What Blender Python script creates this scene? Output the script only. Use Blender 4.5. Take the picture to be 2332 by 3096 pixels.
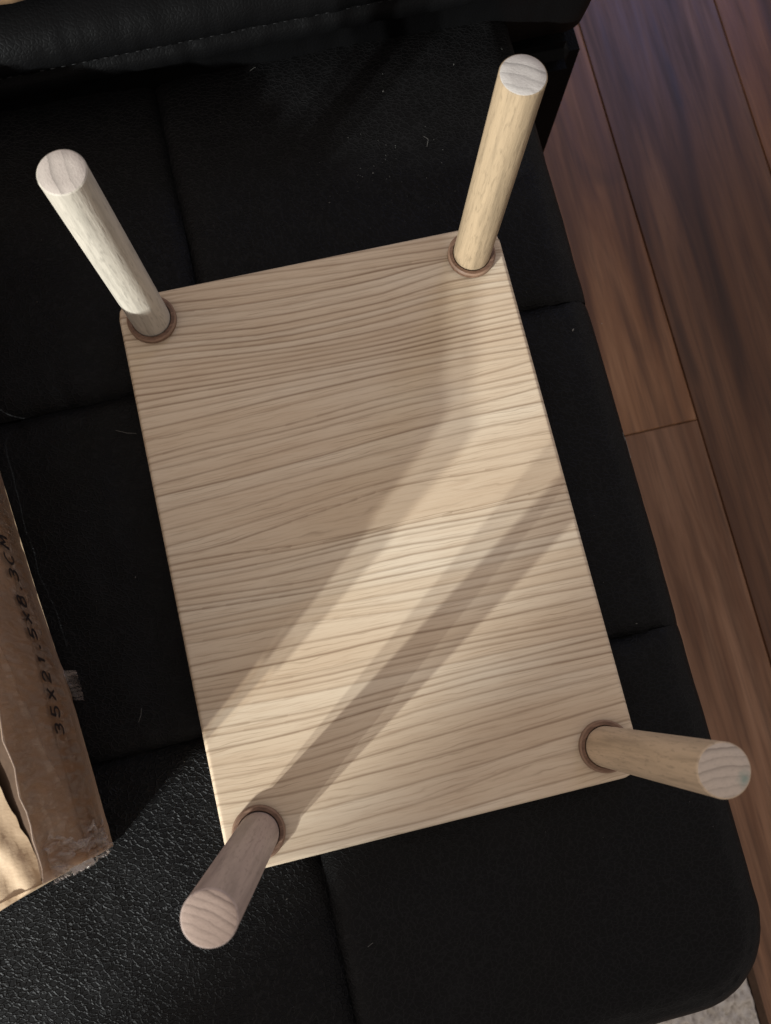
import bpy, bmesh, math, random
import numpy as np
from mathutils import Vector, Matrix, noise

for o in list(bpy.data.objects):
    bpy.data.objects.remove(o)
SC = bpy.context.scene
COL = SC.collection
R = math.radians

# ------------------------------------------------------------------ camera
cam = bpy.data.cameras.new('camera')
cam.sensor_fit = 'HORIZONTAL'; cam.sensor_width = 36.0
cam.lens = 36.0 * 3100 / 2332
cam.clip_start = 0.01; cam.clip_end = 50
co = bpy.data.objects.new('camera', cam); COL.objects.link(co)
RM = [[0.9725680817547787, -0.23013491769344635, 0.03390053111713617],
      [-0.22019344702558508, -0.9577831208063929, -0.1848413897987527],
      [0.07500781451811607, 0.17230616110277153, -0.9821834933476463]]
rot = Matrix((RM[0], [-v for v in RM[1]], [-v for v in RM[2]])).transposed()
co.matrix_world = Matrix.Translation((-0.030942, -0.085344, 0.525246)) @ rot.to_4x4()
cam.dof.use_dof = True; cam.dof.focus_distance = 0.52; cam.dof.aperture_fstop = 22
SC.camera = co

# ------------------------------------------------------------------ light
W = bpy.data.worlds.new('World'); SC.world = W; W.use_nodes = True
bg = W.node_tree.nodes['Background']
bg.inputs['Color'].default_value = (1.0, 0.897, 0.84, 1)
bg.inputs['Strength'].default_value = 0.48

def lamp(name, kind, loc, aim, energy, color, **kw):
    l = bpy.data.lights.new(name, kind)
    l.energy = energy; l.color = color
    for k, v in kw.items():
        setattr(l, k, v)
    o = bpy.data.objects.new(name, l); COL.objects.link(o)
    o.location = loc
    o.rotation_euler = (Vector(aim) - Vector(loc)).to_track_quat('-Z', 'Y').to_euler()
    return o

# low sunlight through a window: two close beams (direct and the doubled one the glazing gives)
EL = 19.0
DIST = 3.0
RAD = 0.42
# azimuth, power, where the window jamb cuts the beam off (metres to the side of the stool's centre), softness
for az, en, edge, blend in ((34.9, 450.0, -0.101, 0.065), (38.3, 350.0, -0.063, 0.03)):
    a = R(az); e = R(EL)
    d = Vector((math.cos(a) * math.cos(e), math.sin(a) * math.cos(e), -math.sin(e)))
    n = Vector((-math.sin(a), math.cos(a), 0))
    mid = Vector((-0.03, -0.05, 0.0))
    target = mid + n * (edge + RAD - n.dot(mid))
    lamp('window_sun', 'SPOT', mid - d * DIST, target, en, (0.95, 0.985, 0.965),
         spot_size=2 * math.atan(RAD / DIST), spot_blend=blend, shadow_soft_size=0.026)
# bluish daylight from a second window behind the sofa
lamp('sky_window', 'AREA', (1.15, 1.55, 1.05), (0.2, 0.3, -0.3), 3.2, (0.28, 0.42, 1.0), shape='RECTANGLE', size=0.45, size_y=0.4)
# broad warm fill added on the left to give the soft light shape
lamp('side_fill', 'AREA', (-1.9, 0.2, 1.5), (0.0, 0.0, 0.0), 10.0, (1.0, 0.86, 0.78), shape='RECTANGLE', size=2.2, size_y=1.6)

SC.view_settings.view_transform = 'Standard'
SC.view_settings.look = 'None'
SC.view_settings.exposure = 0.0
SC.view_settings.gamma = 1.0
SC.view_settings.use_curve_mapping = False

# ------------------------------------------------------------------ helpers
def tag(o, label=None, cat=None, group=None, kind=None):
    if label: o['label'] = label
    if cat: o['category'] = cat
    if group: o['group'] = group
    if kind: o['kind'] = kind
    return o

def empty(name, loc=(0, 0, 0)):
    o = bpy.data.objects.new(name, None); COL.objects.link(o)
    o.location = loc; o.empty_display_size = 0.02
    return o

def link(name, me, mats, parent=None, smooth=True):
    if not isinstance(mats, (list, tuple)): mats = [mats]
    for m in mats: me.materials.append(m)
    if smooth:
        me.polygons.foreach_set('use_smooth', [True] * len(me.polygons))
    o = bpy.data.objects.new(name, me); COL.objects.link(o)
    if parent is not None:
        o.parent = parent
        o.matrix_parent_inverse = Matrix.Translation(parent.location).inverted()
    return o

def pydata(name, v, f, mats, parent=None, smooth=True):
    me = bpy.data.meshes.new(name)
    me.from_pydata([tuple(p) for p in v], [], f)
    me.update()
    return link(name, me, mats, parent, smooth)

def sharpen(o, ang=35):
    me = o.data
    bm = bmesh.new(); bm.from_mesh(me)
    for e in bm.edges:
        if len(e.link_faces) == 2 and e.calc_face_angle(0) > R(ang): e.smooth = False
    bm.to_mesh(me); bm.free()

def fbm(x, y, z=0.0, o=4):
    return noise.fractal((x, y, z), 0.6, 2.0, o)

class NT:
    """tiny helper for node materials"""
    def __init__(s, name):
        s.m = bpy.data.materials.new(name); s.m.use_nodes = True
        s.t = s.m.node_tree; s.b = s.t.nodes['Principled BSDF']
    def n(s, typ, **kw):
        nd = s.t.nodes.new(typ)
        for k, v in kw.items():
            if k.startswith('i_'):
                key = k[2:]
                key = int(key) if key.isdigit() else key.replace('_', ' ')
                s.put(nd.inputs[key], v)
            else: setattr(nd, k, v)
        return nd
    def put(s, sock, v):
        if hasattr(v, 'is_output'): s.t.links.new(v, sock)
        else: sock.default_value = v
    def math(s, op, a, b=None, c=None):
        nd = s.n('ShaderNodeMath', operation=op)
        s.put(nd.inputs[0], a)
        if b is not None: s.put(nd.inputs[1], b)
        if c is not None: s.put(nd.inputs[2], c)
        return nd.outputs[0]
    def ramp(s, fac, stops, interp='LINEAR'):
        nd = s.n('ShaderNodeValToRGB'); r = nd.color_ramp; r.interpolation = interp
        while len(r.elements) > 1: r.elements.remove(r.elements[-1])
        for i, (p, c) in enumerate(stops):
            e = r.elements[0] if i == 0 else r.elements.new(p)
            e.position = p
            if not isinstance(c, (tuple, list)): c = (c, c, c)
            e.color = (*c, 1)
        s.put(nd.inputs[0], fac)
        return nd.outputs[0]
    def mix(s, fac, a, b, mode='MIX'):
        nd = s.n('ShaderNodeMix', data_type='RGBA', blend_type=mode)
        s.put(nd.inputs['Factor'], fac)
        for k, v in ((6, a), (7, b)):
            if isinstance(v, tuple) and len(v) == 3: v = (*v, 1)
            s.put(nd.inputs[k], v)
        return nd.outputs[2]
    def coord(s, scale=(1, 1, 1), which='Object', offset=None):
        tc = s.n('ShaderNodeTexCoord')
        mp = s.n('ShaderNodeMapping')
        mp.inputs['Scale'].default_value = scale
        s.t.links.new(tc.outputs[which], mp.inputs['Vector'])
        if offset is not None: s.put(mp.inputs['Location'], offset)
        return mp.outputs[0]
    def noise(s, vec, scale, detail=3, rough=0.55, dist=0.0, out='Fac'):
        nd = s.n('ShaderNodeTexNoise')
        s.put(nd.inputs['Vector'], vec); s.put(nd.inputs['Scale'], scale)
        nd.inputs['Detail'].default_value = detail; nd.inputs['Roughness'].default_value = rough
        nd.inputs['Distortion'].default_value = dist
        return nd.outputs[out]
    def bump(s, h, strength, dist):
        nd = s.n('ShaderNodeBump')
        nd.inputs['Strength'].default_value = strength; nd.inputs['Distance'].default_value = dist
        s.put(nd.inputs['Height'], h)
        s.t.links.new(nd.outputs[0], s.b.inputs['Normal'])
        return nd
    def set(s, **kw):
        for k, v in kw.items():
            key = k.replace('_', ' ')
            if isinstance(v, tuple) and len(v) == 3: v = (*v, 1)
            s.put(s.b.inputs[key], v)
        return s.m

def range_(M, v, a, b, c=0.0, d=1.0):
    nd = M.n('ShaderNodeMapRange')
    M.put(nd.inputs['Value'], v)
    for i, x in zip((1, 2, 3, 4), (a, b, c, d)): nd.inputs[i].default_value = x
    return nd.outputs[0]

# ------------------------------------------------------------------ materials
def mat_board():
    M = NT('ash_wood_board')
    at = M.n('ShaderNodeAttribute', attribute_name='ring')
    c = M.coord((1, 1, 1))
    cx = M.coord((22, 420, 22)); cf = M.coord((48, 1150, 48))
    jit = M.noise(M.coord((18, 90, 18)), 1.0, 4)
    ring = M.math('ADD', at.outputs['Fac'], M.math('MULTIPLY', M.math('SUBTRACT', jit, 0.5), 0.24))
    fr = M.math('FRACT', ring); idx = M.math('FLOOR', M.math('ADD', ring, 0.5))
    # distance to the growth line in ring units -> turned to metres with ring spacing
    sp = M.n('ShaderNodeAttribute', attribute_name='spacing').outputs['Fac']
    up = M.math('MULTIPLY', fr, sp)                                   # metres after the line
    dn = M.math('MULTIPLY', M.math('SUBTRACT', 1.0, fr), sp)          # metres before the next line
    wn = M.n('ShaderNodeTexWhiteNoise', noise_dimensions='1D'); M.put(wn.inputs['W'], idx)
    rnd = wn.outputs['Value']
    line_a = M.math('POWER', range_(M, up, 0.0, 0.0008, 1.0, 0.0), 0.8)
    line_b = M.math('POWER', range_(M, dn, 0.0, 0.0012, 1.0, 0.0), 1.3)
    line = M.math('MAXIMUM', line_a, line_b)
    # weaker hairlines between the main growth lines
    j2 = M.noise(M.coord((26, 70, 26)), 1.0, 3)
    r2 = M.math('ADD', M.math('MULTIPLY', at.outputs['Fac'], 3.0), M.math('MULTIPLY', j2, 2.4))
    f2 = M.math('FRACT', r2)
    sub = M.math('POWER', range_(M, M.math('ABSOLUTE', M.math('SUBTRACT', f2, 0.5)), 0.0, 0.20, 1.0, 0.0), 1.3)
    sub = M.math('MULTIPLY', sub, range_(M, M.noise(M.coord((30, 160, 30)), 1.0, 3), 0.40, 0.66, 0.0, 0.52))
    sub = M.math('MULTIPLY', sub, range_(M, sp, 0.002, 0.0055, 0.25, 1.0))
    line = M.math('MULTIPLY', line, range_(M, rnd, 0.0, 1.0, 0.50, 1.0))
    along = M.noise(M.coord((14, 60, 14)), 1.0, 2)
    line = M.math('MAXIMUM', M.math('MULTIPLY', line, range_(M, along, 0.3, 0.65, 0.60, 1.0)), sub)
    fib = M.noise(cx, 1.0, 6, 0.65)
    fine = M.noise(cf, 1.0, 4, 0.6)
    broad = M.noise(M.coord((5, 22, 5)), 1.0, 3)
    base = M.ramp(broad, [(0.3, (0.565, 0.437, 0.304)), (0.52, (0.635, 0.518, 0.377)), (0.72, (0.705, 0.612, 0.474))])
    wr = M.n('ShaderNodeTexWhiteNoise', noise_dimensions='1D'); M.put(wr.inputs['W'], M.math('ADD', M.math('FLOOR', ring), 11.3))
    base = M.mix(range_(M, wr.outputs['Value'], 0.6, 1.0, 0.0, 0.24), base, (0.72, 0.635, 0.495))
    base = M.mix(range_(M, wr.outputs['Value'], 0.45, 0.0, 0.0, 0.22), base, (0.52, 0.39, 0.255))
    base = M.mix(M.math('MULTIPLY', range_(M, fr, 0.15, 1.0), 0.16), base, (0.42, 0.29, 0.185))
    base = M.mix(range_(M, fib, 0.50, 0.76, 0.0, 0.42), base, (0.40, 0.275, 0.175))
    base = M.mix(range_(M, fine, 0.53, 0.78, 0.0, 0.50), base, (0.36, 0.24, 0.15))
    base = M.mix(range_(M, fine, 0.15, 0.42, 0.35, 0.0), base, (0.70, 0.60, 0.47))
    colr = M.mix(M.math('MULTIPLY', line, 0.90), base, (0.190, 0.115, 0.062))
    rough = range_(M, fib, 0.3, 0.8, 0.50, 0.66)
    h = M.math('SUBTRACT', M.math('MULTIPLY', fine, 0.25), M.math('MULTIPLY', line, 0.35))
    M.bump(h, 0.5, 0.0004)
    return M.set(Base_Color=colr, Roughness=rough, Specular_IOR_Level=0.35)

def mat_leg(name, tint, seed):
    M = NT(name)
    loc = (seed * 0.37, seed * 0.61, seed * 0.13)
    c = M.coord((120, 120, 6), offset=loc)
    f = M.noise(c, 1.0, 5, 0.6, 0.4)
    f2 = M.noise(M.coord((420, 420, 24), offset=loc), 1.0, 3, 0.6)
    fl = M.noise(M.coord((900, 900, 130), offset=loc), 1.0, 2, 0.5)
    b = M.ramp(f, [(0.28, tuple(t * 0.62 for t in tint)), (0.48, tint), (0.75, tuple(min(1, t * 1.12) for t in tint))])
    b = M.mix(range_(M, f2, 0.48, 0.72, 0.0, 0.55), b, tuple(t * 0.58 for t in tint))
    b = M.mix(range_(M, fl, 0.56, 0.72, 0.0, 0.55), b, tuple(t * 0.55 for t in tint))
    M.bump(M.math('ADD', f2, M.math('MULTIPLY', fl, 0.7)), 0.45, 0.0005)
    return M.set(Base_Color=b, Roughness=0.55, Specular_IOR_Level=0.35)

def mat_end(name, tint, ang, period, seed, smudge=None):
    """sawn end grain: slightly curved growth rings across the round face (object space of the leg, metres)"""
    M = NT(name)
    tc = M.n('ShaderNodeTexCoord')
    rt = M.n('ShaderNodeVectorRotate', rotation_type='Z_AXIS'); rt.inputs['Angle'].default_value = ang
    M.t.links.new(tc.outputs['Object'], rt.inputs['Vector'])
    sx = M.n('ShaderNodeSeparateXYZ'); M.put(sx.inputs[0], rt.outputs[0])
    x, y = sx.outputs[0], sx.outputs[1]
    wob = M.noise(rt.outputs[0], 160, 3)
    curve = M.math('MULTIPLY', M.math('MULTIPLY', x, x), 9.0)
    v = M.math('ADD', M.math('ADD', y, curve), M.math('MULTIPLY', M.math('SUBTRACT', wob, 0.5), 0.0022))
    t = M.math('ADD', M.math('DIVIDE', v, period), seed)
    wn = M.n('ShaderNodeTexWhiteNoise', noise_dimensions='1D'); M.put(wn.inputs['W'], M.math('FLOOR', t))
    fr = M.math('FRACT', t)
    line = M.math('MULTIPLY', M.math('POWER', range_(M, fr, 0.35, 1.0), 2.2), range_(M, wn.outputs['Value'], 0, 1, 0.35, 1.0))
    mp = M.n('ShaderNodeMapping'); mp.inputs['Scale'].default_value = (500, 1500, 1)
    M.put(mp.inputs[0], rt.outputs[0])
    saw = M.noise(mp.outputs[0], 1.0, 4, 0.65)
    pores = M.noise(rt.outputs[0], 1500, 2)
    col = M.mix(M.math('MULTIPLY', line, 0.95), tint, tuple(t_ * 0.38 for t_ in tint))
    col = M.mix(range_(M, saw, 0.5, 0.8, 0.0, 0.40), col, tuple(t_ * 0.55 for t_ in tint))
    col = M.mix(range_(M, pores, 0.55, 0.75, 0.0, 0.25), col, tuple(t_ * 0.5 for t_ in tint))
    if smudge:
        pn = M.n('ShaderNodeVectorMath', operation='DISTANCE')
        M.put(pn.inputs[0], tc.outputs['Object']); pn.inputs[1].default_value = smudge
        dd = M.math('ADD', pn.outputs['Value'], M.math('MULTIPLY', M.math('SUBTRACT', M.noise(tc.outputs['Object'], 420, 3), 0.5), 0.004))
        col = M.mix(range_(M, dd, 0.0008, 0.0036, 0.75, 0.0), col, (0.20, 0.28, 0.24))
    M.bump(M.math('SUBTRACT', saw, line), 0.4, 0.0003)
    return M.set(Base_Color=col, Roughness=0.75, Specular_IOR_Level=0.25)

def mat_collar():
    M = NT('collar_wood')
    f = M.noise(M.coord((160, 900, 160)), 1.0, 4, 0.6)
    f2 = M.noise(M.coord((60, 240, 60)), 1.0, 3)
    b = M.ramp(f, [(0.3, (0.095, 0.050, 0.031)), (0.55, (0.175, 0.100, 0.064)), (0.8, (0.27, 0.165, 0.11))])
    b = M.mix(range_(M, f2, 0.5, 0.65, 0.0, 0.5), b, (0.10, 0.052, 0.032))
    M.bump(f, 0.25, 0.0004)
    return M.set(Base_Color=b, Roughness=0.5, Specular_IOR_Level=0.4)

def mat_leather():
    M = NT('black_grain_leather')
    c = M.coord((1, 1, 1))
    warp = M.noise(c, 150, 3, out='Color')
    wv = M.n('ShaderNodeVectorMath', operation='SCALE'); wv.inputs['Scale'].default_value = 0.0040
    sb = M.n('ShaderNodeVectorMath', operation='SUBTRACT'); M.put(sb.inputs[0], warp); sb.inputs[1].default_value = (0.5, 0.5, 0.5)
    M.put(wv.inputs[0], sb.outputs[0])
    ad = M.n('ShaderNodeVectorMath', operation='ADD'); M.put(ad.inputs[0], c); M.put(ad.inputs[1], wv.outputs[0])
    mp = M.n('ShaderNodeMapping'); mp.inputs['Rotation'].default_value = (0, 0, R(-20)); mp.inputs['Scale'].default_value = (0.8, 1.25, 1)
    M.put(mp.inputs[0], ad.outputs[0])
    v1 = M.n('ShaderNodeTexVoronoi', feature='DISTANCE_TO_EDGE'); M.put(v1.inputs['Vector'], mp.outputs[0]); v1.inputs['Scale'].default_value = 380
    cell = range_(M, v1.outputs['Distance'], 0.0, 0.15)
    big = M.noise(c, 45, 3)
    oi = M.n('ShaderNodeObjectInfo')
    sep = M.n('ShaderNodeSeparateColor'); M.put(sep.inputs[0], oi.outputs['Color'])
    amount = M.math('MULTIPLY', range_(M, big, 0.3, 0.65, 0.6, 1.0), sep.outputs[0])
    h = M.math('MULTIPLY', cell, M.math('MULTIPLY', amount, -1.0))
    h = M.math('ADD', h, M.math('MULTIPLY', range_(M, v1.outputs['Distance'], 0.1, 0.5), M.math('MULTIPLY', amount, 0.15)))
    M.bump(h, 1.0, 0.00042)
    dust = M.noise(c, 26, 5, 0.6)
    col = M.mix(range_(M, dust, 0.56, 0.80, 0.0, 0.6), (0.0028, 0.0028, 0.0030), (0.0075, 0.0075, 0.008))
    col = M.mix(range_(M, v1.outputs['Distance'], 0.0, 0.12, 0.8, 0.0), col, (0.008, 0.008, 0.0085))
    rough = range_(M, M.noise(c, 60, 4), 0.3, 0.7, 0.48, 0.55)
    return M.set(Base_Color=col, Roughness=rough, Specular_IOR_Level=0.115)

def mat_leather_plain(name='black_smooth_leather'):
    M = NT(name)
    c = M.coord((1, 1, 1))
    v1 = M.n('ShaderNodeTexVoronoi', feature='DISTANCE_TO_EDGE'); M.put(v1.inputs['Vector'], c); v1.inputs['Scale'].default_value = 420
    h = M.math('ADD', range_(M, v1.outputs['Distance'], 0.0, 0.25), M.noise(c, 120, 4))
    M.bump(h, 0.35, 0.00028)
    return M.set(Base_Color=(0.003, 0.003, 0.0032), Roughness=0.5, Specular_IOR_Level=0.05)

def mat_plank():
    M = NT('walnut_floor_plank')
    oi = M.n('ShaderNodeObjectInfo')
    rnd = oi.outputs['Random']
    off = M.n('ShaderNodeCombineXYZ'); M.put(off.inputs[0], M.math('MULTIPLY', rnd, 17.0)); M.put(off.inputs[1], M.math('MULTIPLY', rnd, 31.0))
    c = M.coord((26, 2.6, 1), offset=off.outputs[0])
    a = M.noise(c, 1.0, 5, 0.55, 0.9)
    b = M.noise(M.coord((90, 5, 1), offset=off.outputs[0]), 1.0, 4, 0.6, 0.3)
    k = M.noise(M.coord((16, 6, 1), offset=off.outputs[0]), 1.0, 2, 0.5, 0.6)
    col = M.ramp(a, [(0.28, (0.050, 0.020, 0.009)), (0.45, (0.130, 0.060, 0.029)), (0.60, (0.20, 0.103, 0.055)), (0.78, (0.28, 0.158, 0.092))])
    col = M.mix(range_(M, b, 0.48, 0.70, 0.0, 0.62), col, (0.050, 0.023, 0.011))
    fs = M.noise(M.coord((420, 9, 1), offset=off.outputs[0]), 1.0, 3, 0.6)
    col = M.mix(range_(M, fs, 0.5, 0.75, 0.0, 0.5), col, (0.05, 0.022, 0.012))
    col = M.mix(range_(M, k, 0.66, 0.76, 0.0, 0.85), col, (0.022, 0.011, 0.008))
    hs = M.n('ShaderNodeMix', data_type='RGBA', blend_type='MULTIPLY'); hs.inputs['Factor'].default_value = 1.0
    M.put(hs.inputs[6], col); M.put(hs.inputs[7], oi.outputs['Color'])
    M.bump(b, 0.15, 0.0006)
    return M.set(Base_Color=hs.outputs[2], Roughness=range_(M, b, 0.3, 0.7, 0.30, 0.40), Specular_IOR_Level=0.35)

def mat_card(name, c0, c1, c2, rough=0.7):
    M = NT(name)
    c = M.coord((1, 1, 1))
    a = M.noise(c, 22, 5, 0.6, 0.4)
    fib = M.noise(M.coord((300, 900, 300)), 1.0, 3)
    col = M.ramp(a, [(0.3, c0), (0.5, c1), (0.72, c2)])
    col = M.mix(range_(M, fib, 0.55, 0.8, 0.0, 0.3), col, tuple(x * 0.6 for x in c0))
    M.bump(M.math('ADD', M.noise(c, 60, 5, 0.6), M.math('MULTIPLY', fib, 0.2)), 0.35, 0.002)
    return M.set(Base_Color=col, Roughness=rough, Specular_IOR_Level=0.35)

def mat_tape(name='clear_packing_tape', film=(0.36, 0.29, 0.24), lo=0.08, hi=0.45):
    M = NT(name)
    c = M.coord((1, 1, 1))
    w = M.noise(M.coord((40, 300, 60)), 1.0, 4, 0.6, 0.6)
    M.bump(M.math('ADD', w, M.noise(c, 180, 4)), 0.6, 0.0015)
    M.set(Base_Color=film, Roughness=0.14, Specular_IOR_Level=0.6)
    tr = M.n('ShaderNodeBsdfTransparent'); tr.inputs[0].default_value = (0.93, 0.88, 0.82, 1)
    mx = M.n('ShaderNodeMixShader')
    M.put(mx.inputs[0], range_(M, w, 0.38, 0.70, lo, hi))  # whiter cloudy film colour stands in for the tape's glossy reflections
    M.t.links.new(tr.outputs[0], mx.inputs[1]); M.t.links.new(M.b.outputs[0], mx.inputs[2])
    M.t.links.new(mx.outputs[0], M.t.nodes['Material Output'].inputs['Surface'])
    return M.m

def mat_plain(name, col, rough=0.8, spec=0.2):
    M = NT(name)
    c = M.coord((1, 1, 1))
    f = M.noise(c, 240, 3)
    k = M.mix(range_(M, f, 0.3, 0.75), tuple(x * 0.8 for x in col), tuple(min(1, x * 1.12) for x in col))
    return M.set(Base_Color=k, Roughness=rough, Specular_IOR_Level=spec)

def mat_rug():
    M = NT('cream_pile_rug')
    c = M.coord((1, 1, 1))
    f = M.noise(c, 160, 4, 0.6); g = M.noise(c, 900, 2)
    col = M.ramp(f, [(0.3, (0.36, 0.32, 0.27)), (0.5, (0.60, 0.555, 0.49)), (0.7, (0.70, 0.665, 0.60))])
    M.bump(M.math('ADD', f, M.math('MULTIPLY', g, 0.4)), 0.6, 0.004)
    return M.set(Base_Color=col, Roughness=0.95, Specular_IOR_Level=0.05)

MB = mat_board(); MC = mat_collar(); MCE = mat_plain('worn_collar_edge', (0.24, 0.15, 0.10), 0.55, 0.3); ML = mat_leather(); MLP = mat_leather_plain()
MF = mat_plank(); MRUG = mat_rug(); MT = mat_tape(); MT2 = mat_tape('crumpled_clear_tape', (0.50, 0.455, 0.43), 0.04, 0.62)
MCARD = mat_card('brown_cardboard', (0.29, 0.195, 0.115), (0.40, 0.285, 0.178), (0.50, 0.375, 0.245))
MSIDE = mat_card('brown_cardboard_taped', (0.235, 0.150, 0.098), (0.31, 0.205, 0.138), (0.38, 0.262, 0.182), 0.42)
MCARD2 = mat_card('old_brown_cardboard', (0.13, 0.075, 0.035), (0.19, 0.115, 0.06), (0.24, 0.15, 0.08))
MINK = mat_plain('black_ink', (0.012, 0.010, 0.012), 0.5)
MGAP = mat_plain('gap_shade_and_dark_brown', (0.07, 0.042, 0.026), 0.9)
MLINT = mat_plain('pale_lint', (0.15, 0.145, 0.135), 0.9)
MTHREAD = mat_plain('black_thread', (0.004, 0.004, 0.0045), 0.6)

# ------------------------------------------------------------------ floor (structure) with single planks
FZ = -0.42
floor = pydata('floor', [(-0.9, -1.0, FZ - 0.012), (1.4, -1.0, FZ - 0.012), (1.4, 1.4, FZ - 0.012), (-0.9, 1.4, FZ - 0.012)], [(0, 1, 2, 3)], MGAP)
tag(floor, 'dark walnut plank floor beside and below the sofa', None, None, 'structure')
PW = 0.1475
ends = {-2: [-1.0, -0.2, 1.0, 1.4], -1: [-1.0, -0.55, 0.62, 1.4], 0: [-1.0, 0.1015, 1.4], 1: [-1.0, -0.62, 0.86, 1.4], 2: [-1.0, -0.25, 1.4], 3: [-1.0, 0.3, 1.4]}
for k, ys in ends.items():
    x0 = 0.356 - PW + k * PW
    for y0, y1 in zip(ys[:-1], ys[1:]):
        bm = bmesh.new()
        w, l = PW - 0.0006, (y1 - y0) - 0.0006
        bmesh.ops.create_cube(bm, size=1.0, matrix=Matrix.Diagonal((w, l, 0.010, 1)))
        bmesh.ops.bevel(bm, geom=[e for e in bm.edges if all(v.co.z > 0 for v in e.verts)], offset=0.0009, segments=1, affect='EDGES')
        me = bpy.data.meshes.new('floor_plank'); bm.to_mesh(me); bm.free()
        p = link('floor_plank', me, MF, floor, smooth=False)
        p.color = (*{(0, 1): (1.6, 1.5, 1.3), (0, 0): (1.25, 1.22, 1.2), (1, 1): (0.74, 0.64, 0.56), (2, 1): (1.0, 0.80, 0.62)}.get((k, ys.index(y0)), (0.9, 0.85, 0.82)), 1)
        p.location = (x0 + PW / 2, (y0 + y1) / 2, FZ - 0.005)

# ------------------------------------------------------------------ rug
def make_rug():
    root = empty('rug', (0.1, -0.5, FZ))
    X0, X1, Y0, Y1, n = -0.05, 0.254, -0.62, -0.30, 0.0021
    nx, ny = int((X1 - X0) / n), int((Y1 - Y0) / n)
    v, f = [], []
    for j in range(ny + 1):
        for i in range(nx + 1):
            x = X0 + (X1 - X0) * i / nx; y = Y0 + (Y1 - Y0) * j / ny
            ex = min(x - X0, X1 - x, y - Y0, Y1 - y)
            h = 0.013 + 0.006 * noise.noise((x * 150, y * 95, 0)) + 0.0035 * noise.noise((x * 330, y * 260, 5))
            h *= min(1, max(0, ex) / 0.006)
            v.append((x + 0.0016 * noise.noise((x * 200, y * 200, 9)), y, FZ + 0.001 + max(0, h)))
    for j in range(ny):
        for i in range(nx):
            a = j * (nx + 1) + i
            f.append((a, a + 1, a + nx + 2, a + nx + 1))
    pydata('pile', v, f, MRUG, root)
    # bound edge
    pydata('binding', [(X1 - 0.001, Y0, FZ + 0.0005), (X1 + 0.006, Y0, FZ + 0.0005), (X1 + 0.006, Y1, FZ + 0.0005), (X1 - 0.001, Y1, FZ + 0.0005),
                       (X1 - 0.001, Y0, FZ + 0.007), (X1 + 0.006, Y0, FZ + 0.006), (X1 + 0.006, Y1, FZ + 0.006), (X1 - 0.001, Y1, FZ + 0.007)],
           [(4, 5, 6, 7), (0, 4, 7, 3), (1, 2, 6, 5), (0, 1, 5, 4), (3, 7, 6, 2)], MGAP, root, smooth=False)
    tag(root, 'cream textured pile rug on the wood floor below the sofa corner', 'rug')
make_rug()

# ------------------------------------------------------------------ sofa
SZ = -0.0145
sofa = empty('sofa', (-0.1, 0.1, FZ))
tag(sofa, 'black grained leather sofa with stitched square seat panels, carrying the upturned stool', 'sofa')
EX, EY, CR = 0.1535, -0.277, 0.046     # right edge, front edge, corner radius

def edge_inside(x, y):
    """signed distance inside the rounded outer corner (positive inside) and outward point"""
    cx, cy = EX - CR, EY + CR
    if x > cx and y < cy:
        dx, dy = x - cx, y - cy
        r = math.hypot(dx, dy)
        return CR - r, (cx + dx / r * CR, cy + dy / r * CR)
    d1, d2 = EX - x, y - EY
    if d1 < d2: return d1, (EX, max(y, EY))
    return d2, (min(x, EX), EY)

def seam_drop(d, depth=0.0050, w=0.0038):
    return depth * math.exp(-(d / w)) + 0.0016 * math.exp(-(d / 0.016))

def seat_panel(x0, x1, y0, y1, right, front, seed):
    ext = 0.03
    n = 0.0024
    X1 = x1 + (ext if right else 0); Y0 = y0 - (ext if front else 0)
    nx, ny = int((X1 - x0) / n), int((y1 - Y0) / n)
    v, f = [], []
    for j in range(ny + 1):
        for i in range(nx + 1):
            x = x0 + (X1 - x0) * i / nx; y = Y0 + (y1 - Y0) * j / ny
            d, q = edge_inside(x, y)
            z = SZ
            sd = [x - x0, y1 - y]
            if not right: sd.append(x1 - x)
            if not front: sd.append(y - y0)
            wob = 0.0007 * noise.noise((x * 40, y * 40, seed))
            rim = 0.35 + 0.65 * max(0.0, min(1.0, d / 0.03)) if (right or front) else 1.0
            for s in sd: z -= seam_drop(max(0, s + wob * 2)) * rim
            # pulled creases running away from the seams, soft hollows
            z += 0.0008 * min(1, min(sd) / 0.02) * fbm(x * 22, y * 22, seed, 3) - 0.0006
            cre = sum(math.exp(-max(0, s) / 0.012) for s in (sd[1],) + ((sd[-1],) if not front else ()))
            z += 0.0013 * cre * noise.noise((x * 150 + y * 30, y * 18, seed + 3))
            if right or front:
                if d < 0.02:
                    r = 0.02; t = max(0.0, r - max(d, 0.0))
                    z -= r - math.sqrt(max(0, r * r - t * t))
                    # welt seam close to the edge
                z -= 0.0013 * math.exp(-((d - 0.0095) / 0.0011) ** 2)
                if d < 0:
                    k = 0.0012 * noise.noise((x * 60, y * 60, 7.0))
                    x, y = q[0] + k, q[1]
                    z = SZ - 0.02 + d * 5.0
                z += 0.0006 * noise.noise((x * 90, y * 90, 1.0)) * math.exp(-abs(d) / 0.02)
            v.append((x, y, z))
    for j in range(ny):
        for i in range(nx):
            a = j * (nx + 1) + i
            f.append((a, a + 1, a + nx + 2, a + nx + 1))
    p = pydata('seat_panel', v, f, ML, sofa)
    g = 1.0 if (front and not right) else 0.45
    p.color = (g, g, g, 1)      # grain depth, raised on the front-left panels to imitate sunlit glints
    return p

xs_ = [-0.483, -0.273, -0.063, EX]; ys_ = [EY, -0.084, 0.105, 0.30]
k = 0
for i in range(3):
    for j in range(3):
        k += 1
        seat_panel(xs_[i], xs_[i + 1], ys_[j], ys_[j + 1], i == 2, j == 0, k * 7.7)

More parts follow.
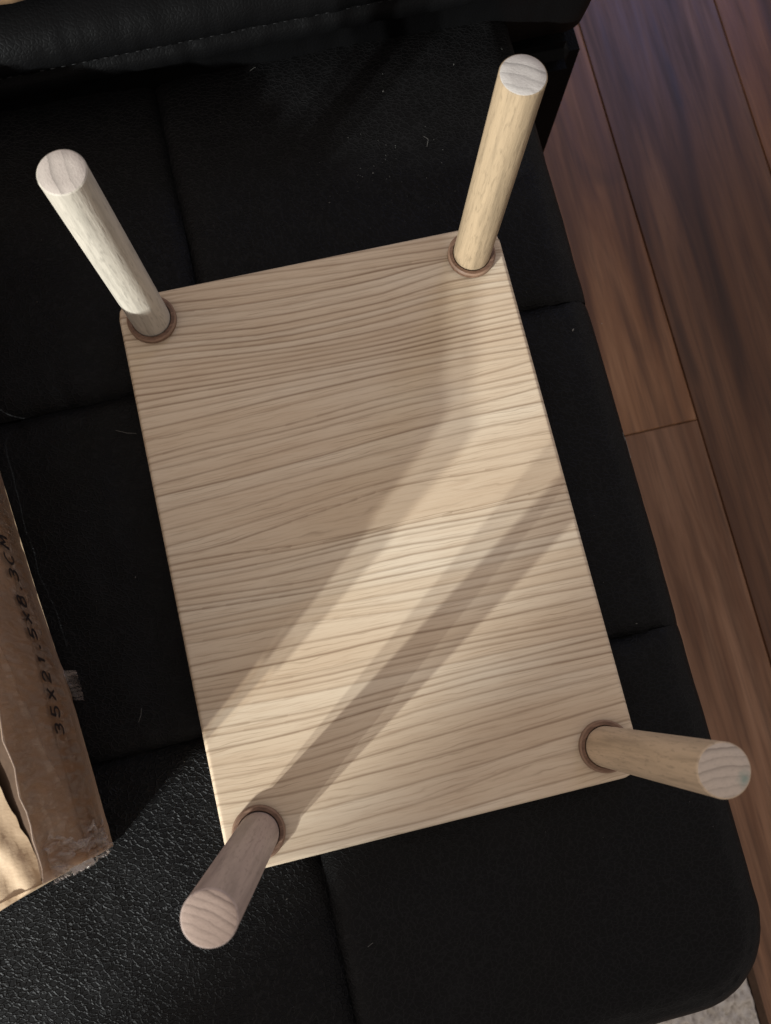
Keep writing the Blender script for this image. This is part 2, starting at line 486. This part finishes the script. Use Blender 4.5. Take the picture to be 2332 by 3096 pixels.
def box_mesh(name, lo, hi, mats, parent, bev=0.006, seg=3):
    bm = bmesh.new()
    c = [(a + b) / 2 for a, b in zip(lo, hi)]; s = [b - a for a, b in zip(lo, hi)]
    bmesh.ops.create_cube(bm, size=1.0, matrix=Matrix.Translation(c) @ Matrix.Diagonal((*s, 1)))
    if bev: bmesh.ops.bevel(bm, geom=list(bm.edges), offset=bev, segments=seg, affect='EDGES')
    me = bpy.data.meshes.new(name); bm.to_mesh(me); bm.free()
    o = link(name, me, mats, parent); sharpen(o); return o

box_mesh('seat_frame', (-0.483, EY + 0.02, FZ + 0.06), (EX - 0.02, 0.30, SZ - 0.012), MLP, sofa, 0.01)
box_mesh('back_frame', (-0.50, 0.2835, FZ + 0.02), (0.2125, 0.60, -0.068), MLP, sofa, 0.012)
for fx, fy in ((0.10, -0.22), (0.15, 0.52), (-0.42, -0.22), (-0.42, 0.52)):
    bm = bmesh.new()
    bmesh.ops.create_cone(bm, cap_ends=True, segments=20, radius1=0.014, radius2=0.02, depth=0.075, matrix=Matrix.Translation((fx, fy, FZ + 0.0375)))
    me = bpy.data.meshes.new('foot'); bm.to_mesh(me); bm.free(); o = link('foot', me, MLP, sofa); sharpen(o)

def backrest():
    prof = [(0.300, -0.060), (0.290, -0.050), (0.2865, -0.030), (0.2850, -0.012), (0.2835, -0.002), (0.2800, 0.003), (0.2772, 0.008), (0.2770, 0.013), (0.2785, 0.0165),
            (0.2808, 0.0185), (0.2812, 0.0195), (0.2800, 0.0206), (0.2780, 0.023), (0.2775, 0.028), (0.2790, 0.034), (0.2830, 0.040), (0.2890, 0.0445), (0.298, 0.0470), (0.31, 0.0480)]
    prof += [(0.31 + 0.01 * i, 0.0482) for i in range(1, 28)] + [(0.596, 0.046), (0.60, 0.04), (0.60, -0.06)]
    n = 260; X0, X1 = -0.50, 0.209
    v, f = [], []
    for i in range(n + 1):
        t = i / n; x = X0 + (X1 - X0) * t
        e = min(1, (X1 - x) / 0.018); sh = 1 - math.sqrt(max(0, 1 - (1 - e) ** 2)) if e < 1 else 0
        for j, (y, z) in enumerate(prof):
            rise = 0.005 * (x + 0.15) / 0.23 if -0.005 < z < 0.05 else 0
            wr = 0.0
            if y < 0.30:
                wr = 0.0010 * noise.noise((x * 120, z * 60, 2)) + 0.0012 * noise.noise((x * 25, z * 20, 4))
            else: wr = 0
            zz = z + (0.002 * noise.noise((x * 14, y * 14, 8)) if y >= 0.30 else 0) + rise
            v.append((x, y + wr + sh * 0.012 * (1 if y < .45 else -1), zz - (sh * 0.01 if zz > 0.02 else 0)))
    m = len(prof)
    for i in range(n):
        for j in range(m - 1):
            a = i * m + j
            f.append((a, a + m, a + m + 1, a + 1))
    f.append(tuple(n * m + j for j in range(m)))
    b = pydata('backrest', v, f, MLP, sofa)
    # seam stitches, joined
    bm = bmesh.new()
    for s in range(96):
        x = -0.36 + s * 0.0058
        z = 0.0232 + 0.005 * (x + 0.15) / 0.23
        bmesh.ops.create_uvsphere(bm, u_segments=6, v_segments=4, radius=1,
            matrix=Matrix.Translation((x, 0.2777, z)) @ Matrix.Diagonal((0.0018, 0.0004, 0.0004, 1)))
    me = bpy.data.meshes.new('stitching'); bm.to_mesh(me); bm.free()
    s = link('stitching', me, MTHREAD, b); s['kind'] = 'stuff'
backrest()

# ------------------------------------------------------------------ stool, upside down
BW, BL, BT, BR = 0.2120, 0.3045, 0.0140, 0.0115
stool = empty('stool', (0, 0, 0))
tag(stool, 'small pale ash wooden stool lying upside down with four round legs pointing up', 'stool')
GR = np.array([[1505,1494,1482,1471,1458,1444,1427,1412,1402,1393,1384,1375,1366],[1472,1454,1435,1415,1398,1387,1381,1379,1382,1380,1371,1362,1353],[1417,1398,1379,1360,1347,1340,1335,1332,1335,1352,1358,1349,1340],[1383,1365,1348,1328,1308,1297,1295,1293,1295,1311,1331,1334,1324],[1316,1305,1294,1278,1258,1247,1245,1245,1249,1271,1293,1286,1261],[1289,1270,1249,1225,1205,1196,1196,1196,1201,1218,1233,1231,1218],[1247,1229,1208,1184,1164,1156,1156,1159,1166,1180,1190,1186,1175],[1210,1194,1176,1154,1134,1124,1122,1125,1133,1146,1155,1151,1141],[1178,1163,1146,1126,1106,1093,1088,1090,1098,1110,1118,1115,1106],[1141,1124,1106,1087,1069,1056,1049,1046,1050,1059,1068,1070,1070],[1109,1092,1074,1058,1043,1030,1020,1016,1020,1030,1039,1040,1038],[1067,1056,1044,1030,1016,1005,997,992,993,1001,1009,1011,1010],[1039,1024,1010,998,989,980,973,967,966,972,979,982,983],[1009,993,979,967,958,951,945,940,938,943,948,950,950],[972,959,948,938,930,924,918,913,912,916,919,918,915],[934,928,923,917,912,906,901,895,891,890,890,888,886],[893,886,880,877,875,871,866,862,860,859,857,853,849],[845,842,840,840,840,838,836,836,836,833,827,819,809],[777,780,783,786,791,796,798,800,801,800,795,786,776],[722,725,729,732,737,745,752,756,759,761,758,749,739],[625,635,637,635,638,649,661,671,675,675,679,689,702],[592,600,606,608,610,615,624,633,637,635,632,633,635],[554,556,559,564,571,581,592,602,606,603,599,596,595],[473,479,487,499,509,515,520,524,526,527,531,539,549],[412,413,416,420,427,436,448,460,469,472,471,469,465],[325,333,341,351,360,370,379,387,393,396,396,392,387],[231,236,245,263,280,291,298,302,304,307,308,304,298],[141,150,163,178,193,206,217,227,231,229,225,221,218],[94,82,89,112,134,153,175,190,186,176,167,160,152],[43,40,30,10,-5,-9,-10,-5,-6,-16,-17,-7,3],[12,3,-4,-10,-18,-22,-23,-18,-19,-29,-30,-39,-45],[-23,-35,-46,-53,-53,-47,-42,-45,-54,-64,-74,-82,-84],[-61,-68,-73,-75,-73,-71,-71,-75,-81,-88,-94,-101,-109],[-100,-109,-118,-124,-124,-120,-119,-126,-140,-150,-153,-150,-148],[-138,-154,-170,-185,-196,-194,-181,-179,-187,-193,-192,-188,-184],[-172,-188,-204,-217,-226,-229,-229,-232,-237,-241,-243,-245,-246],[-198,-213,-228,-241,-252,-259,-264,-270,-276,-282,-287,-291,-295],[-268,-273,-278,-283,-288,-293,-299,-306,-313,-319,-324,-328,-333],[-300,-306,-312,-321,-334,-347,-356,-364,-372,-378,-382,-385,-388],[-325,-333,-342,-353,-368,-386,-401,-412,-419,-425,-429,-431,-434],[-366,-373,-381,-391,-404,-423,-444,-459,-468,-476,-482,-487,-492],[-483,-485,-488,-495,-504,-510,-514,-517,-522,-527,-534,-542,-549],[-549,-557,-564,-572,-576,-575,-576,-584,-593,-600,-604,-608,-611],[-612,-626,-639,-652,-658,-656,-653,-655,-662,-668,-675,-682,-689],[-645,-656,-667,-676,-682,-682,-682,-685,-690,-697,-704,-711,-718],[-673,-686,-698,-708,-712,-712,-713,-715,-719,-727,-737,-747,-757],[-709,-723,-736,-746,-753,-759,-764,-768,-772,-776,-781,-785,-790],[-806,-816,-827,-835,-837,-828,-821,-821,-821,-821,-820,-819,-818],[-837,-849,-859,-865,-864,-861,-857,-852,-848,-849,-853,-857,-861],[-912,-919,-923,-921,-912,-902,-894,-887,-884,-886,-891,-897,-903],[-984,-999,-1009,-1010,-996,-975,-961,-954,-949,-949,-952,-956,-960],[-1052,-1063,-1069,-1066,-1055,-1040,-1029,-1022,-1017,-1014,-1014,-1013,-1013],[-1121,-1134,-1141,-1136,-1124,-1113,-1106,-1100,-1093,-1085,-1076,-1067,-1058],[-1176,-1192,-1204,-1208,-1207,-1206,-1201,-1194,-1186,-1179,-1171,-1162,-1154],[-1265,-1287,-1305,-1313,-1310,-1304,-1297,-1290,-1282,-1270,-1259,-1252,-1251],[-1362,-1395,-1415,-1415,-1407,-1401,-1391,-1371,-1347,-1336,-1334,-1334,-1334],[-1466,-1470,-1474,-1478,-1482,-1487,-1487,-1481,-1471,-1462,-1456,-1451,-1447]], float) * 1e-4
GX = np.linspace(-0.108, 0.108, 13)

RC = {}
def ring_at(x, y):
    key = round(x, 4)
    if key not in RC: RC[key] = -np.array([np.interp(key, GX, g) for g in GR])
    yy = RC[key]
    q = -y
    if q <= yy[0]:
        return 1 - (yy[0] - q) / 0.005, 0.005
    if q >= yy[-1]:
        return len(yy) + (q - yy[-1]) / 0.008, 0.008
    i = int(np.searchsorted(yy, q)) - 1
    s = yy[i + 1] - yy[i]
    return i + 1 + (q - yy[i]) / s, s

def board():
    n = 0.001
    hx, hy = BW / 2, BL / 2
    bev = 0.0016
    # outline-conforming grid: points outside the rounded rectangle are pulled to it and go down the edge
    ext = 0.006
    nx, ny = int((BW + 2 * ext) / n), int((BL + 2 * ext) / n)
    v, f, ring, spc = [], [], [], []
    for j in range(ny + 1):
        for i in range(nx + 1):
            x = -hx - ext + (BW + 2 * ext) * i / nx; y = -hy - ext + (BL + 2 * ext) * j / ny
            ax, ay = abs(x), abs(y); sx = 1 if x >= 0 else -1; sy = 1 if y >= 0 else -1
            if ax > hx - BR and ay > hy - BR:
                dx, dy = ax - (hx - BR), ay - (hy - BR); r = math.hypot(dx, dy)
                d = BR - r
                px, py = hx - BR + dx / r * BR, hy - BR + dy / r * BR
            else:
                d1, d2 = hx - ax, hy - ay
                d = min(d1, d2)
                px, py = (hx, ay) if d1 < d2 else (ax, hy)
            z = 0.0
            if d < bev:
                t = bev - max(d, 0)
                z = -(bev - math.sqrt(max(0, bev * bev - t * t)))
                if d < 0:
                    x, y = sx * px, sy * py
                    z = max(-BT, -bev + d * 3.2)
            v.append((x, y, z))
            rg, sp = ring_at(x, y)
            ring.append(rg + z * 60); spc.append(sp)
    for j in range(ny):
        for i in range(nx):
            a = j * (nx + 1) + i
            f.append((a, a + 1, a + nx + 2, a + nx + 1))
    me = bpy.data.meshes.new('seat_board')
    me.from_pydata(v, [], f); me.update()
    for nm, arr in (('ring', ring), ('spacing', spc)):
        at = me.attributes.new(nm, 'FLOAT', 'POINT'); at.data.foreach_set('value', arr)
    o = link('seat_board', me, MB, stool)
    return o
board()

def lathe(name, prof, seg, mats, parent, loc, axis, endmat=False):
    """prof: list of (radius, height); revolved about z, then turned so z follows axis"""
    bm = bmesh.new()
    rings = []
    for r, h in prof:
        if r == 0: rings.append([bm.verts.new((0, 0, h))])
        else: rings.append([bm.verts.new((r * math.cos(2 * math.pi * k / seg), r * math.sin(2 * math.pi * k / seg), h)) for k in range(seg)])
    for a, b in zip(rings[:-1], rings[1:]):
        for k in range(seg):
            k2 = (k + 1) % seg
            if len(b) == 1: fc = bm.faces.new((a[k], a[k2], b[0])); fc.material_index = 1 if endmat else 0
            elif len(a) == 1: bm.faces.new((a[0], b[k2], b[k]))
            else: bm.faces.new((a[k], a[k2], b[k2], b[k]))
    me = bpy.data.meshes.new(name); bm.to_mesh(me); bm.free()
    o = link(name, me, mats, parent)
    sharpen(o, 30)
    o.rotation_mode = 'QUATERNION'
    o.rotation_quaternion = Vector((0, 0, 1)).rotation_difference(Vector(axis))
    o.location = loc
    return o

bases = [(-0.0886, 0.1363), (0.0879, 0.1354), (0.0888, -0.1347), (-0.0881, -0.1348)]
tips = [(-0.0949, 0.1405), (0.0937, 0.1434), (0.0943, -0.1387), (-0.0942, -0.1445)]
H = 0.1515
tints = [(0.44, 0.40, 0.335), (0.335, 0.25, 0.158), (0.52, 0.40, 0.275), (0.405, 0.318, 0.278)]  # sunlit legs toned down, shaded leg darkened mauve: light put into wood colours
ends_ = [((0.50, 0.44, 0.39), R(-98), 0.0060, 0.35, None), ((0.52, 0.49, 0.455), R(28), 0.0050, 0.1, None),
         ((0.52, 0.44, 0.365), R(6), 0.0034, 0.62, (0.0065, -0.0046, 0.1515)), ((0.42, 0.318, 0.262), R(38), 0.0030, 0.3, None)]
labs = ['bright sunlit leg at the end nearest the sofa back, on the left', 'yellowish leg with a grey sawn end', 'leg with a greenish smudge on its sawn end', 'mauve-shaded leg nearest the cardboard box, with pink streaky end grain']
for k in range(4):
    b = Vector((*bases[k], 0.0)); t = Vector((*tips[k], H))
    ax = (t - b).normalized(); ln = (t - b).length
    r = 0.01012
    prof = [(r, 0.001), (r, 0.03), (r, 0.07), (r, 0.11), (r, ln - 0.0006), (r - 0.0005, ln - 0.0001), (r - 0.0007, ln), (0.005, ln), (0, ln)]
    et, ang, per, sd, sm = ends_[k]
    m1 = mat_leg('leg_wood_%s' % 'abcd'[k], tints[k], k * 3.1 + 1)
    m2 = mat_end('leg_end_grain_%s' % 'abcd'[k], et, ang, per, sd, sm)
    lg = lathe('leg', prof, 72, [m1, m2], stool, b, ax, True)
    # chamfer and flat ring of the end use the end-grain material too
    for p in lg.data.polygons:
        if min(lg.data.vertices[i].co.z for i in p.vertices) > ln - 0.0002: p.material_index = 1
    lg['label'] = labs[k]
    R0, HC = 0.0131, 0.0044
    cprof = [(R0 - 0.0013, -0.001), (R0 - 0.0013, 0.0007), (R0, 0.0010), (R0, HC - 0.0009), (R0 - 0.0008, HC - 0.0001), (R0 - 0.0009, HC), (r + 0.0005, HC), (r + 0.0003, HC - 0.0003), (r + 0.0003, HC - 0.003)]
    cl = lathe('collar', cprof, 72, [MC, MCE], stool, b, Vector((0, 0, 1)))
    for p in cl.data.polygons:      # worn paler outer edge
        zc = p.center.z
        if HC - 0.0010 < zc < HC - 0.0001 and math.hypot(p.center.x, p.center.y) > r + 0.0015: p.material_index = 1

# ------------------------------------------------------------------ cardboard box with printed side
def interp(v, tab):
    xs = [a for a, _ in tab]; ys = [b for _, b in tab]
    return float(np.interp(v, xs, ys))
XB = [(-0.124, -0.1615), (-0.045, -0.169), (-0.007, -0.175), (0.034, -0.180), (0.079, -0.185), (0.23, -0.202)]
XT = [(-0.127, -0.1655), (-0.113, -0.165), (-0.0687, -0.168), (-0.0376, -0.1685), (0.03, -0.178), (0.079, -0.186), (0.23, -0.203)]
ZT = [(-0.127, 0.0927), (-0.108, 0.0936), (-0.096, 0.0967), (-0.082, 0.0987), (-0.0695, 0.1014), (-0.05, 0.1034), (-0.02, 0.0995), (-0.005, 0.0922), (0.01, 0.0832), (0.03, 0.0764), (0.066, 0.0691), (0.1, 0.0652), (0.23, 0.0607)]
YA, YB_ = -0.1255, 0.225

def side_pt(y, t, off=0.0):
    """point on the printed side: t 0 at the seat, 1 at the top ridge"""
    zb = SZ + 0.0015; zt = interp(y, ZT)
    if y > 0.02: zt += 0.0016 * math.sin(y * 330) * min(1, (y - 0.02) / 0.02)      # unseen far edge dented to ripple its shadow on the leg
    z = zb + (zt - zb) * t
    x = interp(y, XB) * (1 - t) + interp(y, XT) * t
    bulge = 0.0022 * math.sin(math.pi * t) + 0.0006 * noise.noise((y * 45, t * 3, 1.0)) + 0.0004 * noise.noise((y * 160, t * 9, 4.0))
    return Vector((x + bulge + off, y, z))

box = empty('cardboard_box', (-0.27, 0.05, SZ))
tag(box, 'brown cardboard box wrapped in clear tape with dimensions printed on its side', 'box')

def grid_mesh(name, fn, nu, nv, mats, parent, flip=False):
    v, f = [], []
    for j in range(nv + 1):
        for i in range(nu + 1):
            v.append(fn(i / nu, j / nv))
    for j in range(nv):
        for i in range(nu):
            a = j * (nu + 1) + i
            q = (a, a + 1, a + nu + 2, a + nu + 1)
            f.append(q[::-1] if flip else q)
    return pydata(name, v, f, mats, parent)

ylen = YB_ - YA
grid_mesh('side_panel', lambda u, w: side_pt(YA + ylen * u, w), 170, 30, MSIDE, box)
# top flap: its edge sits a little inside the side's ridge and leaves a dark gap
def gap(y):
    return 0.0008 + 0.011 * max(0, min(1, (y + 0.122) / 0.055)) * (1 - 0.5 * max(0, min(1, (y + 0.06) / 0.1)))
def top_pt(u, w):
    y = YA + ylen * u + 0.0009 * noise.noise((u * 60, w * 4, 2))
    e = side_pt(y, 1.0)
    x0 = e.x - gap(y) + 0.0012 * noise.noise((u * 70, 0, 3)); x1 = -0.385
    x = x0 + (x1 - x0) * w
    z = e.z - 0.0035 - 0.010 * min(1, w * 3) * 0.4
    cr = 0.0035 * fbm(x * 28, y * 16, 1.0, 4) * min(1, w * 12 + 0.2)
    cr += 0.0030 * math.exp(-((x - x0 + 0.010 + 0.004 * math.sin(y * 60)) / 0.004) ** 2)
    yy = y - 0.006 * w * (1 - u) - 0.30 * max(0, (x0 - x)) * (1 - u)
    return (x, yy, z + cr)
grid_mesh('top_flap', top_pt, 150, 90, MCARD, box, True)
def gap_pt(u, w):
    y = YA + 0.001 + (ylen - 0.002) * u
    e = side_pt(y, 1.0)
    return (e.x - 0.0004 - (gap(y) + 0.02) * w, y, e.z - 0.0016 - 0.009 * math.sin(min(1, w * 1.6) * math.pi * 0.5))
grid_mesh('gap_shade', gap_pt, 120, 6, MGAP, box, True)  # dark strip: the shade inside the gap put into its colour
def end_pt(u, w):
    a = side_pt(YA, w); b = Vector((-0.385, YA - 0.064, 0))
    x = a.x + (b.x - a.x) * u; y = a.y + (b.y - a.y) * u
    zt = a.z - 0.004 * w * min(1, u * 6)
    return (x, y + 0.002 * math.sin(u * 14) * w, zt)
grid_mesh('end_panel', end_pt, 40, 16, MCARD, box, True)
def back_pt(u, w):
    return (-0.3845, YA - 0.064 + (ylen + 0.064) * u, SZ + 0.0015 + 0.05 * w)
grid_mesh('back_panel', back_pt, 20, 4, MCARD, box, True)
grid_mesh('far_end_panel', lambda u, w: (side_pt(YB_, w).x * (1 - u) + -0.385 * u, YB_, side_pt(YB_, w).z - 0.004 * w), 8, 4, MCARD, box)
grid_mesh('bottom_panel', lambda u, w: (interp(YA + ylen * u, XB) * (1 - w) + -0.385 * w, YA + ylen * u - 0.064 * w * (1 - u), SZ + 0.0013), 10, 6, MCARD, box)

# clear tape: long strip over the side and a crumpled end piece that wraps the corner
def tape_pt(u, w):
    y = YA + 0.004 + (ylen - 0.02) * u
    t = 0.10 + 0.93 * w
    p = side_pt(y, min(t, 1.0), 0.0007)
    p.x += 0.0007 * max(0, noise.noise((y * 30, t * 14, 6.0)))
    for ya, ta, yb, tb, amp, wd in ((-0.092, 0.60, -0.020, 0.95, 0.0013, 0.014), (-0.088, 0.645, -0.030, 0.92, 0.0009, 0.009), (-0.118, 0.90, -0.098, 0.55, 0.0012, 0.02), (-0.116, 0.45, -0.104, 0.72, 0.0010, 0.016), (-0.02, 0.25, 0.03, 0.55, 0.0008, 0.012), (-0.01, 0.60, 0.05, 0.30, 0.0007, 0.010)):
        q = (y - ya) / (yb - ya)
        if -0.05 < q < 1.05:
            tc_ = ta + (tb - ta) * q + 0.012 * noise.noise((y * 90, 1, ya * 50))
            p.x += amp * math.exp(-((t - tc_) / wd) ** 2) * min(1, 8 * min(q + 0.05, 1.05 - q))
    return p
grid_mesh('clear_tape', tape_pt, 260, 110, MT, box)
def tape_band(u, w):
    y = YA + 0.002 + (ylen - 0.03) * u
    t = 0.20 + 0.30 * w + 0.012 * math.sin(y * 40)
    return side_pt(y, t, 0.0011 + 0.0004 * noise.noise((y * 40, t * 8, 2.0)))
grid_mesh('clear_tape', tape_band, 160, 14, MT, box)
MFRAY = mat_plain('torn_tape_edge', (0.46, 0.42, 0.38), 0.35, 0.5)
def tape_end(u, w):
    # crumpled end of the tape folded over the corner, cut with a toothed edge
    t = 0.12 + 0.84 * w
    a = u * 0.0172
    tooth = 0.0006 * (1 if int(w * 46) % 2 else 0) if u > 0.96 else 0
    y = YA + (0.014 + 0.007 * noise.noise((w * 5, 2.0, 0.3)) + 0.004 * noise.noise((w * 17, 5.0, 0.3))) * (1 - u) - 0.0012 * u - tooth
    p = side_pt(max(YA, y), t, 0.0016)
    p.x += 0.0022 * noise.noise((u * 7, w * 9, 1)) + 0.0014 * noise.noise((u * 19, w * 23, 4))
    if y < YA:
        p.y = y; p.z += 0.0014 * noise.noise((w * 16, u * 9, 5))
    return p
grid_mesh('clear_tape', tape_end, 60, 138, MT2, box)
def fray(u, w):
    t = 0.50 + 0.28 * w
    y = YA + 0.0012 - 0.0024 * u - (0.0007 if (u > 0.9 and int(w * 24) % 2) else 0)
    p = side_pt(YA, t, 0.0020); p.y = y; p.x += 0.0008 * noise.noise((u * 5, w * 30, 2)) + 0.0012 * u
    return p
grid_mesh('torn_tape_edge', fray, 10, 102, MFRAY, box)
def tape_tab(u, w):
    y = -0.050 + 0.016 * u
    return (interp(y, XB) - 0.001 + 0.0075 * w + 0.0012 * noise.noise((u * 3, w * 4, 2)), y - 0.002 * w, SZ + 0.004 + 0.004 * math.sin(w * 3 + u))
grid_mesh('clear_tape', tape_tab, 10, 6, MT, box)

# raised tape wrinkles (thin light ridges)
def ridge(pts, r, mat, name='tape_wrinkle'):
    v, f = [], []
    ns = 6
    for i, p in enumerate(pts):
        a = pts[max(0, i - 1)]; b = pts[min(len(pts) - 1, i + 1)]
        d = (b - a).normalized(); s = d.cross(Vector((1, 0, 0))).normalized(); q = d.cross(s).normalized()
        rr = r * min(1, 0.25 + min(i, len(pts) - 1 - i) * 0.4)
        for k in range(ns):
            an = 2 * math.pi * k / ns
            v.append(p + s * math.cos(an) * rr + q * math.sin(an) * rr * 0.6)
    for i in range(len(pts) - 1):
        for k in range(ns):
            f.append((i * ns + k, i * ns + (k + 1) % ns, (i + 1) * ns + (k + 1) % ns, (i + 1) * ns + k))
    return pydata(name, v, f, mat, box)
MW = mat_plain('wrinkled_tape', (0.34, 0.25, 0.19), 0.3, 0.5)
pts = [side_pt(YA + ylen * i / 60, 1.0) + Vector((0.0006 * math.sin(i * 1.7), 0, 0.0004)) for i in range(61)]
ridge(pts, 0.0005, MW)

# printed dimensions, drawn with monoline strokes
def arc(cx, cy, rx, ry, a0, a1, n=12):
    return [(cx + rx * math.cos(R(a0 + (a1 - a0) * i / n)), cy + ry * math.sin(R(a0 + (a1 - a0) * i / n))) for i in range(n + 1)]
GL = {'3': [arc(0.28, 0.75, 0.27, 0.25, 150, -90) + arc(0.28, 0.26, 0.30, 0.26, 90, -150)],
      '5': [[(0.55, 1.0), (0.12, 1.0), (0.06, 0.56)] + arc(0.27, 0.30, 0.30, 0.30, 130, -150)],
      'X': [[(0.0, 0.88), (0.56, 0.06)], [(0.56, 0.88), (0.0, 0.06)]],
      '2': [arc(0.28, 0.72, 0.27, 0.28, 165, -30) + [(0.02, 0.02), (0.58, 0.02)]],
      '1': [[(0.12, 0.80), (0.32, 1.0), (0.32, 0.0)]],
      '.': [[(0.06, 0.02), (0.22, 0.10)], [(0.06, 0.10), (0.22, 0.02)]],
      '8': [arc(0.28, 0.76, 0.22, 0.23, 0, 360, 20), arc(0.28, 0.26, 0.28, 0.26, 0, 360, 20)],
      'C': [arc(0.33, 0.5, 0.33, 0.5, 50, 310, 18)],
      'M': [[(0.02, 0.0), (0.06, 1.0), (0.34, 0.35), (0.62, 1.0), (0.66, 0.0)]]}
def printed(text, y0, adv, wd, z0, z1, sw):
    v, f = [], []
    y = y0
    for ch in text:
        for st in GL[ch]:
            pts = []
            for a, b in zip(st[:-1], st[1:]):
                for q in range(4): pts.append((a[0] + (b[0] - a[0]) * q / 4, a[1] + (b[1] - a[1]) * q / 4))
            pts.append(st[-1])
            P = []
            for (u, h) in pts:
                yy = y + (u + 0.10 * h) * wd
                tz = z0 + (z1 - z0) * h
                t = (tz - SZ - 0.0015) / (interp(yy, ZT) - SZ - 0.0015)
                P.append(side_pt(yy, t, 0.0016))
            base = len(v)
            for i, p in enumerate(P):
                a = P[max(0, i - 1)]; b = P[min(len(P) - 1, i + 1)]
                d = (b - a)
                s = Vector((0, -d.z, d.y)).normalized()
                # strokes are seen at a slant: a little wider up the face
                v.append(p + Vector((0, s.y * sw, s.z * sw * 1.9))); v.append(p - Vector((0, s.y * sw, s.z * sw * 1.9)))
            for i in range(len(P) - 1):
                k2 = base + 2 * i
                f.append((k2, k2 + 2, k2 + 3, k2 + 1))
        y += adv * (0.55 if ch == '.' else 1.0)
    return pydata('printed_text', v, f, MINK, box, smooth=False)
tx = printed('35X21.5X8.3CM', -0.0680, 0.0083, 0.0083, 0.0305, 0.0430, 0.00060)
tx['label'] = 'black printed dimensions 35X21.5X8.3CM'

# ------------------------------------------------------------------ old cardboard box on the sofa back
ob = empty('cardboard_carton', (-0.20, 0.36, 0.05))
tag(ob, 'corner of a shaded brown cardboard carton lying on top of the sofa back', 'carton')
def rough_box(name, lo, hi, mat, parent):
    bm = bmesh.new()
    c = [(a + b) / 2 for a, b in zip(lo, hi)]; s = [b - a for a, b in zip(lo, hi)]
    bmesh.ops.create_cube(bm, size=1.0, matrix=Matrix.Translation(c) @ Matrix.Diagonal((*s, 1)))
    bmesh.ops.bevel(bm, geom=list(bm.edges), offset=0.004, segments=2, affect='EDGES')
    bmesh.ops.subdivide_edges(bm, edges=list(bm.edges), cuts=8, use_grid_fill=True)
    for v_ in bm.verts:
        p = v_.co
        v_.co = p + Vector((0.0025 * noise.noise(p * 40), 0.0025 * noise.noise(p * 37 + Vector((3, 3, 3))), 0.001 * noise.noise(p * 50)))
    me = bpy.data.meshes.new(name); bm.to_mesh(me); bm.free()
    return link(name, me, mat, parent)
rough_box('carton_body', (-0.30, 0.296, 0.0515), (-0.092, 0.46, 0.10), MCARD2, ob)

# ------------------------------------------------------------------ lint and dust on the leather
def lint():
    rnd = random.Random(4)
    v, f = [], []
    def fleck(x, y, a, l, w):
        z = SZ + 0.0004
        d = Vector((math.cos(a), math.sin(a), 0)) * l; s = Vector((-math.sin(a), math.cos(a), 0)) * w
        p = Vector((x, y, z)); b = len(v)
        v.extend([p - d, p + s + Vector((0, 0, 0.0003)), p + d, p - s, p + Vector((0, 0, 0.0006))])
        f.extend([(b, b + 1, b + 4), (b + 1, b + 2, b + 4), (b + 2, b + 3, b + 4), (b + 3, b, b + 4)])
    def hair(pts, w=0.00009):
        z = SZ + 0.0007
        for i in range(len(pts) - 1):
            a = Vector((*pts[i], z)); c = Vector((*pts[i + 1], z)); d = (c - a).normalized(); s = Vector((-d.y, d.x, 0)) * w; b = len(v)
            v.extend([a - s, c - s, c + s, a + s]); f.append((b, b + 1, b + 2, b + 3))
    spots = LINT_SPOTS
    for x, y, l in spots: fleck(x, y, rnd.uniform(0, 3), l, l * 0.5)
    for i in range(46):
        fleck(rnd.gauss(0.052, 0.018), rnd.gauss(0.198, 0.014), rnd.uniform(0, 3), rnd.uniform(0.00012, 0.0003), 0.00015)
    for i in range(70):
        x, y = rnd.uniform(-0.2, 0.15), rnd.uniform(-0.27, 0.27)
        if abs(x) < 0.11 and abs(y) < 0.157: continue
        if x < -0.15 : continue
        fleck(x, y, rnd.uniform(0, 3), rnd.uniform(0.00014, 0.00032), 0.00016)
    for pts in LINT_HAIRS: hair(pts)
    o = pydata('lint', v, f, MLINT, None, smooth=False)
    tag(o, 'tiny pale lint flecks and hairs scattered over the black leather', None, None, 'stuff')
LINT_SPOTS = [(0.1361, 0.0864, 0.0011), (0.0662, 0.2514, 0.0007), (0.0487, 0.2026, 0.0006), (0.0204, 0.1901, 0.0006), (-0.0829, -0.1708, 0.0006), (-0.1258, 0.0048, 0.0006), (0.126, -0.079, 0.0006), (0.1156, 0.1869, 0.0004), (0.1528, 0.0863, 0.0003), (0.1105, 0.2596, 0.0004), (0.0737, 0.0492, 0.0003)]
LINT_HAIRS = [[(0.0823, 0.2187), (0.0845, 0.2162), (0.0826, 0.2118)], [(-0.1381, -0.0689), (-0.1363, -0.0658), (-0.1354, -0.0624)], [(-0.1213, 0.0854), (-0.1156, 0.0826), (-0.1108, 0.0812)], [(-0.0488, -0.2023), (-0.0466, -0.2012), (-0.0459, -0.201)], [(-0.0066, 0.2799), (-0.0041, 0.2815), (-0.0027, 0.2818)], [(0.1477, 0.0204), (0.1476, 0.0142), (0.1475, 0.0084)], [(0.1472, 0.0232), (0.1472, 0.0186)]]
lint()
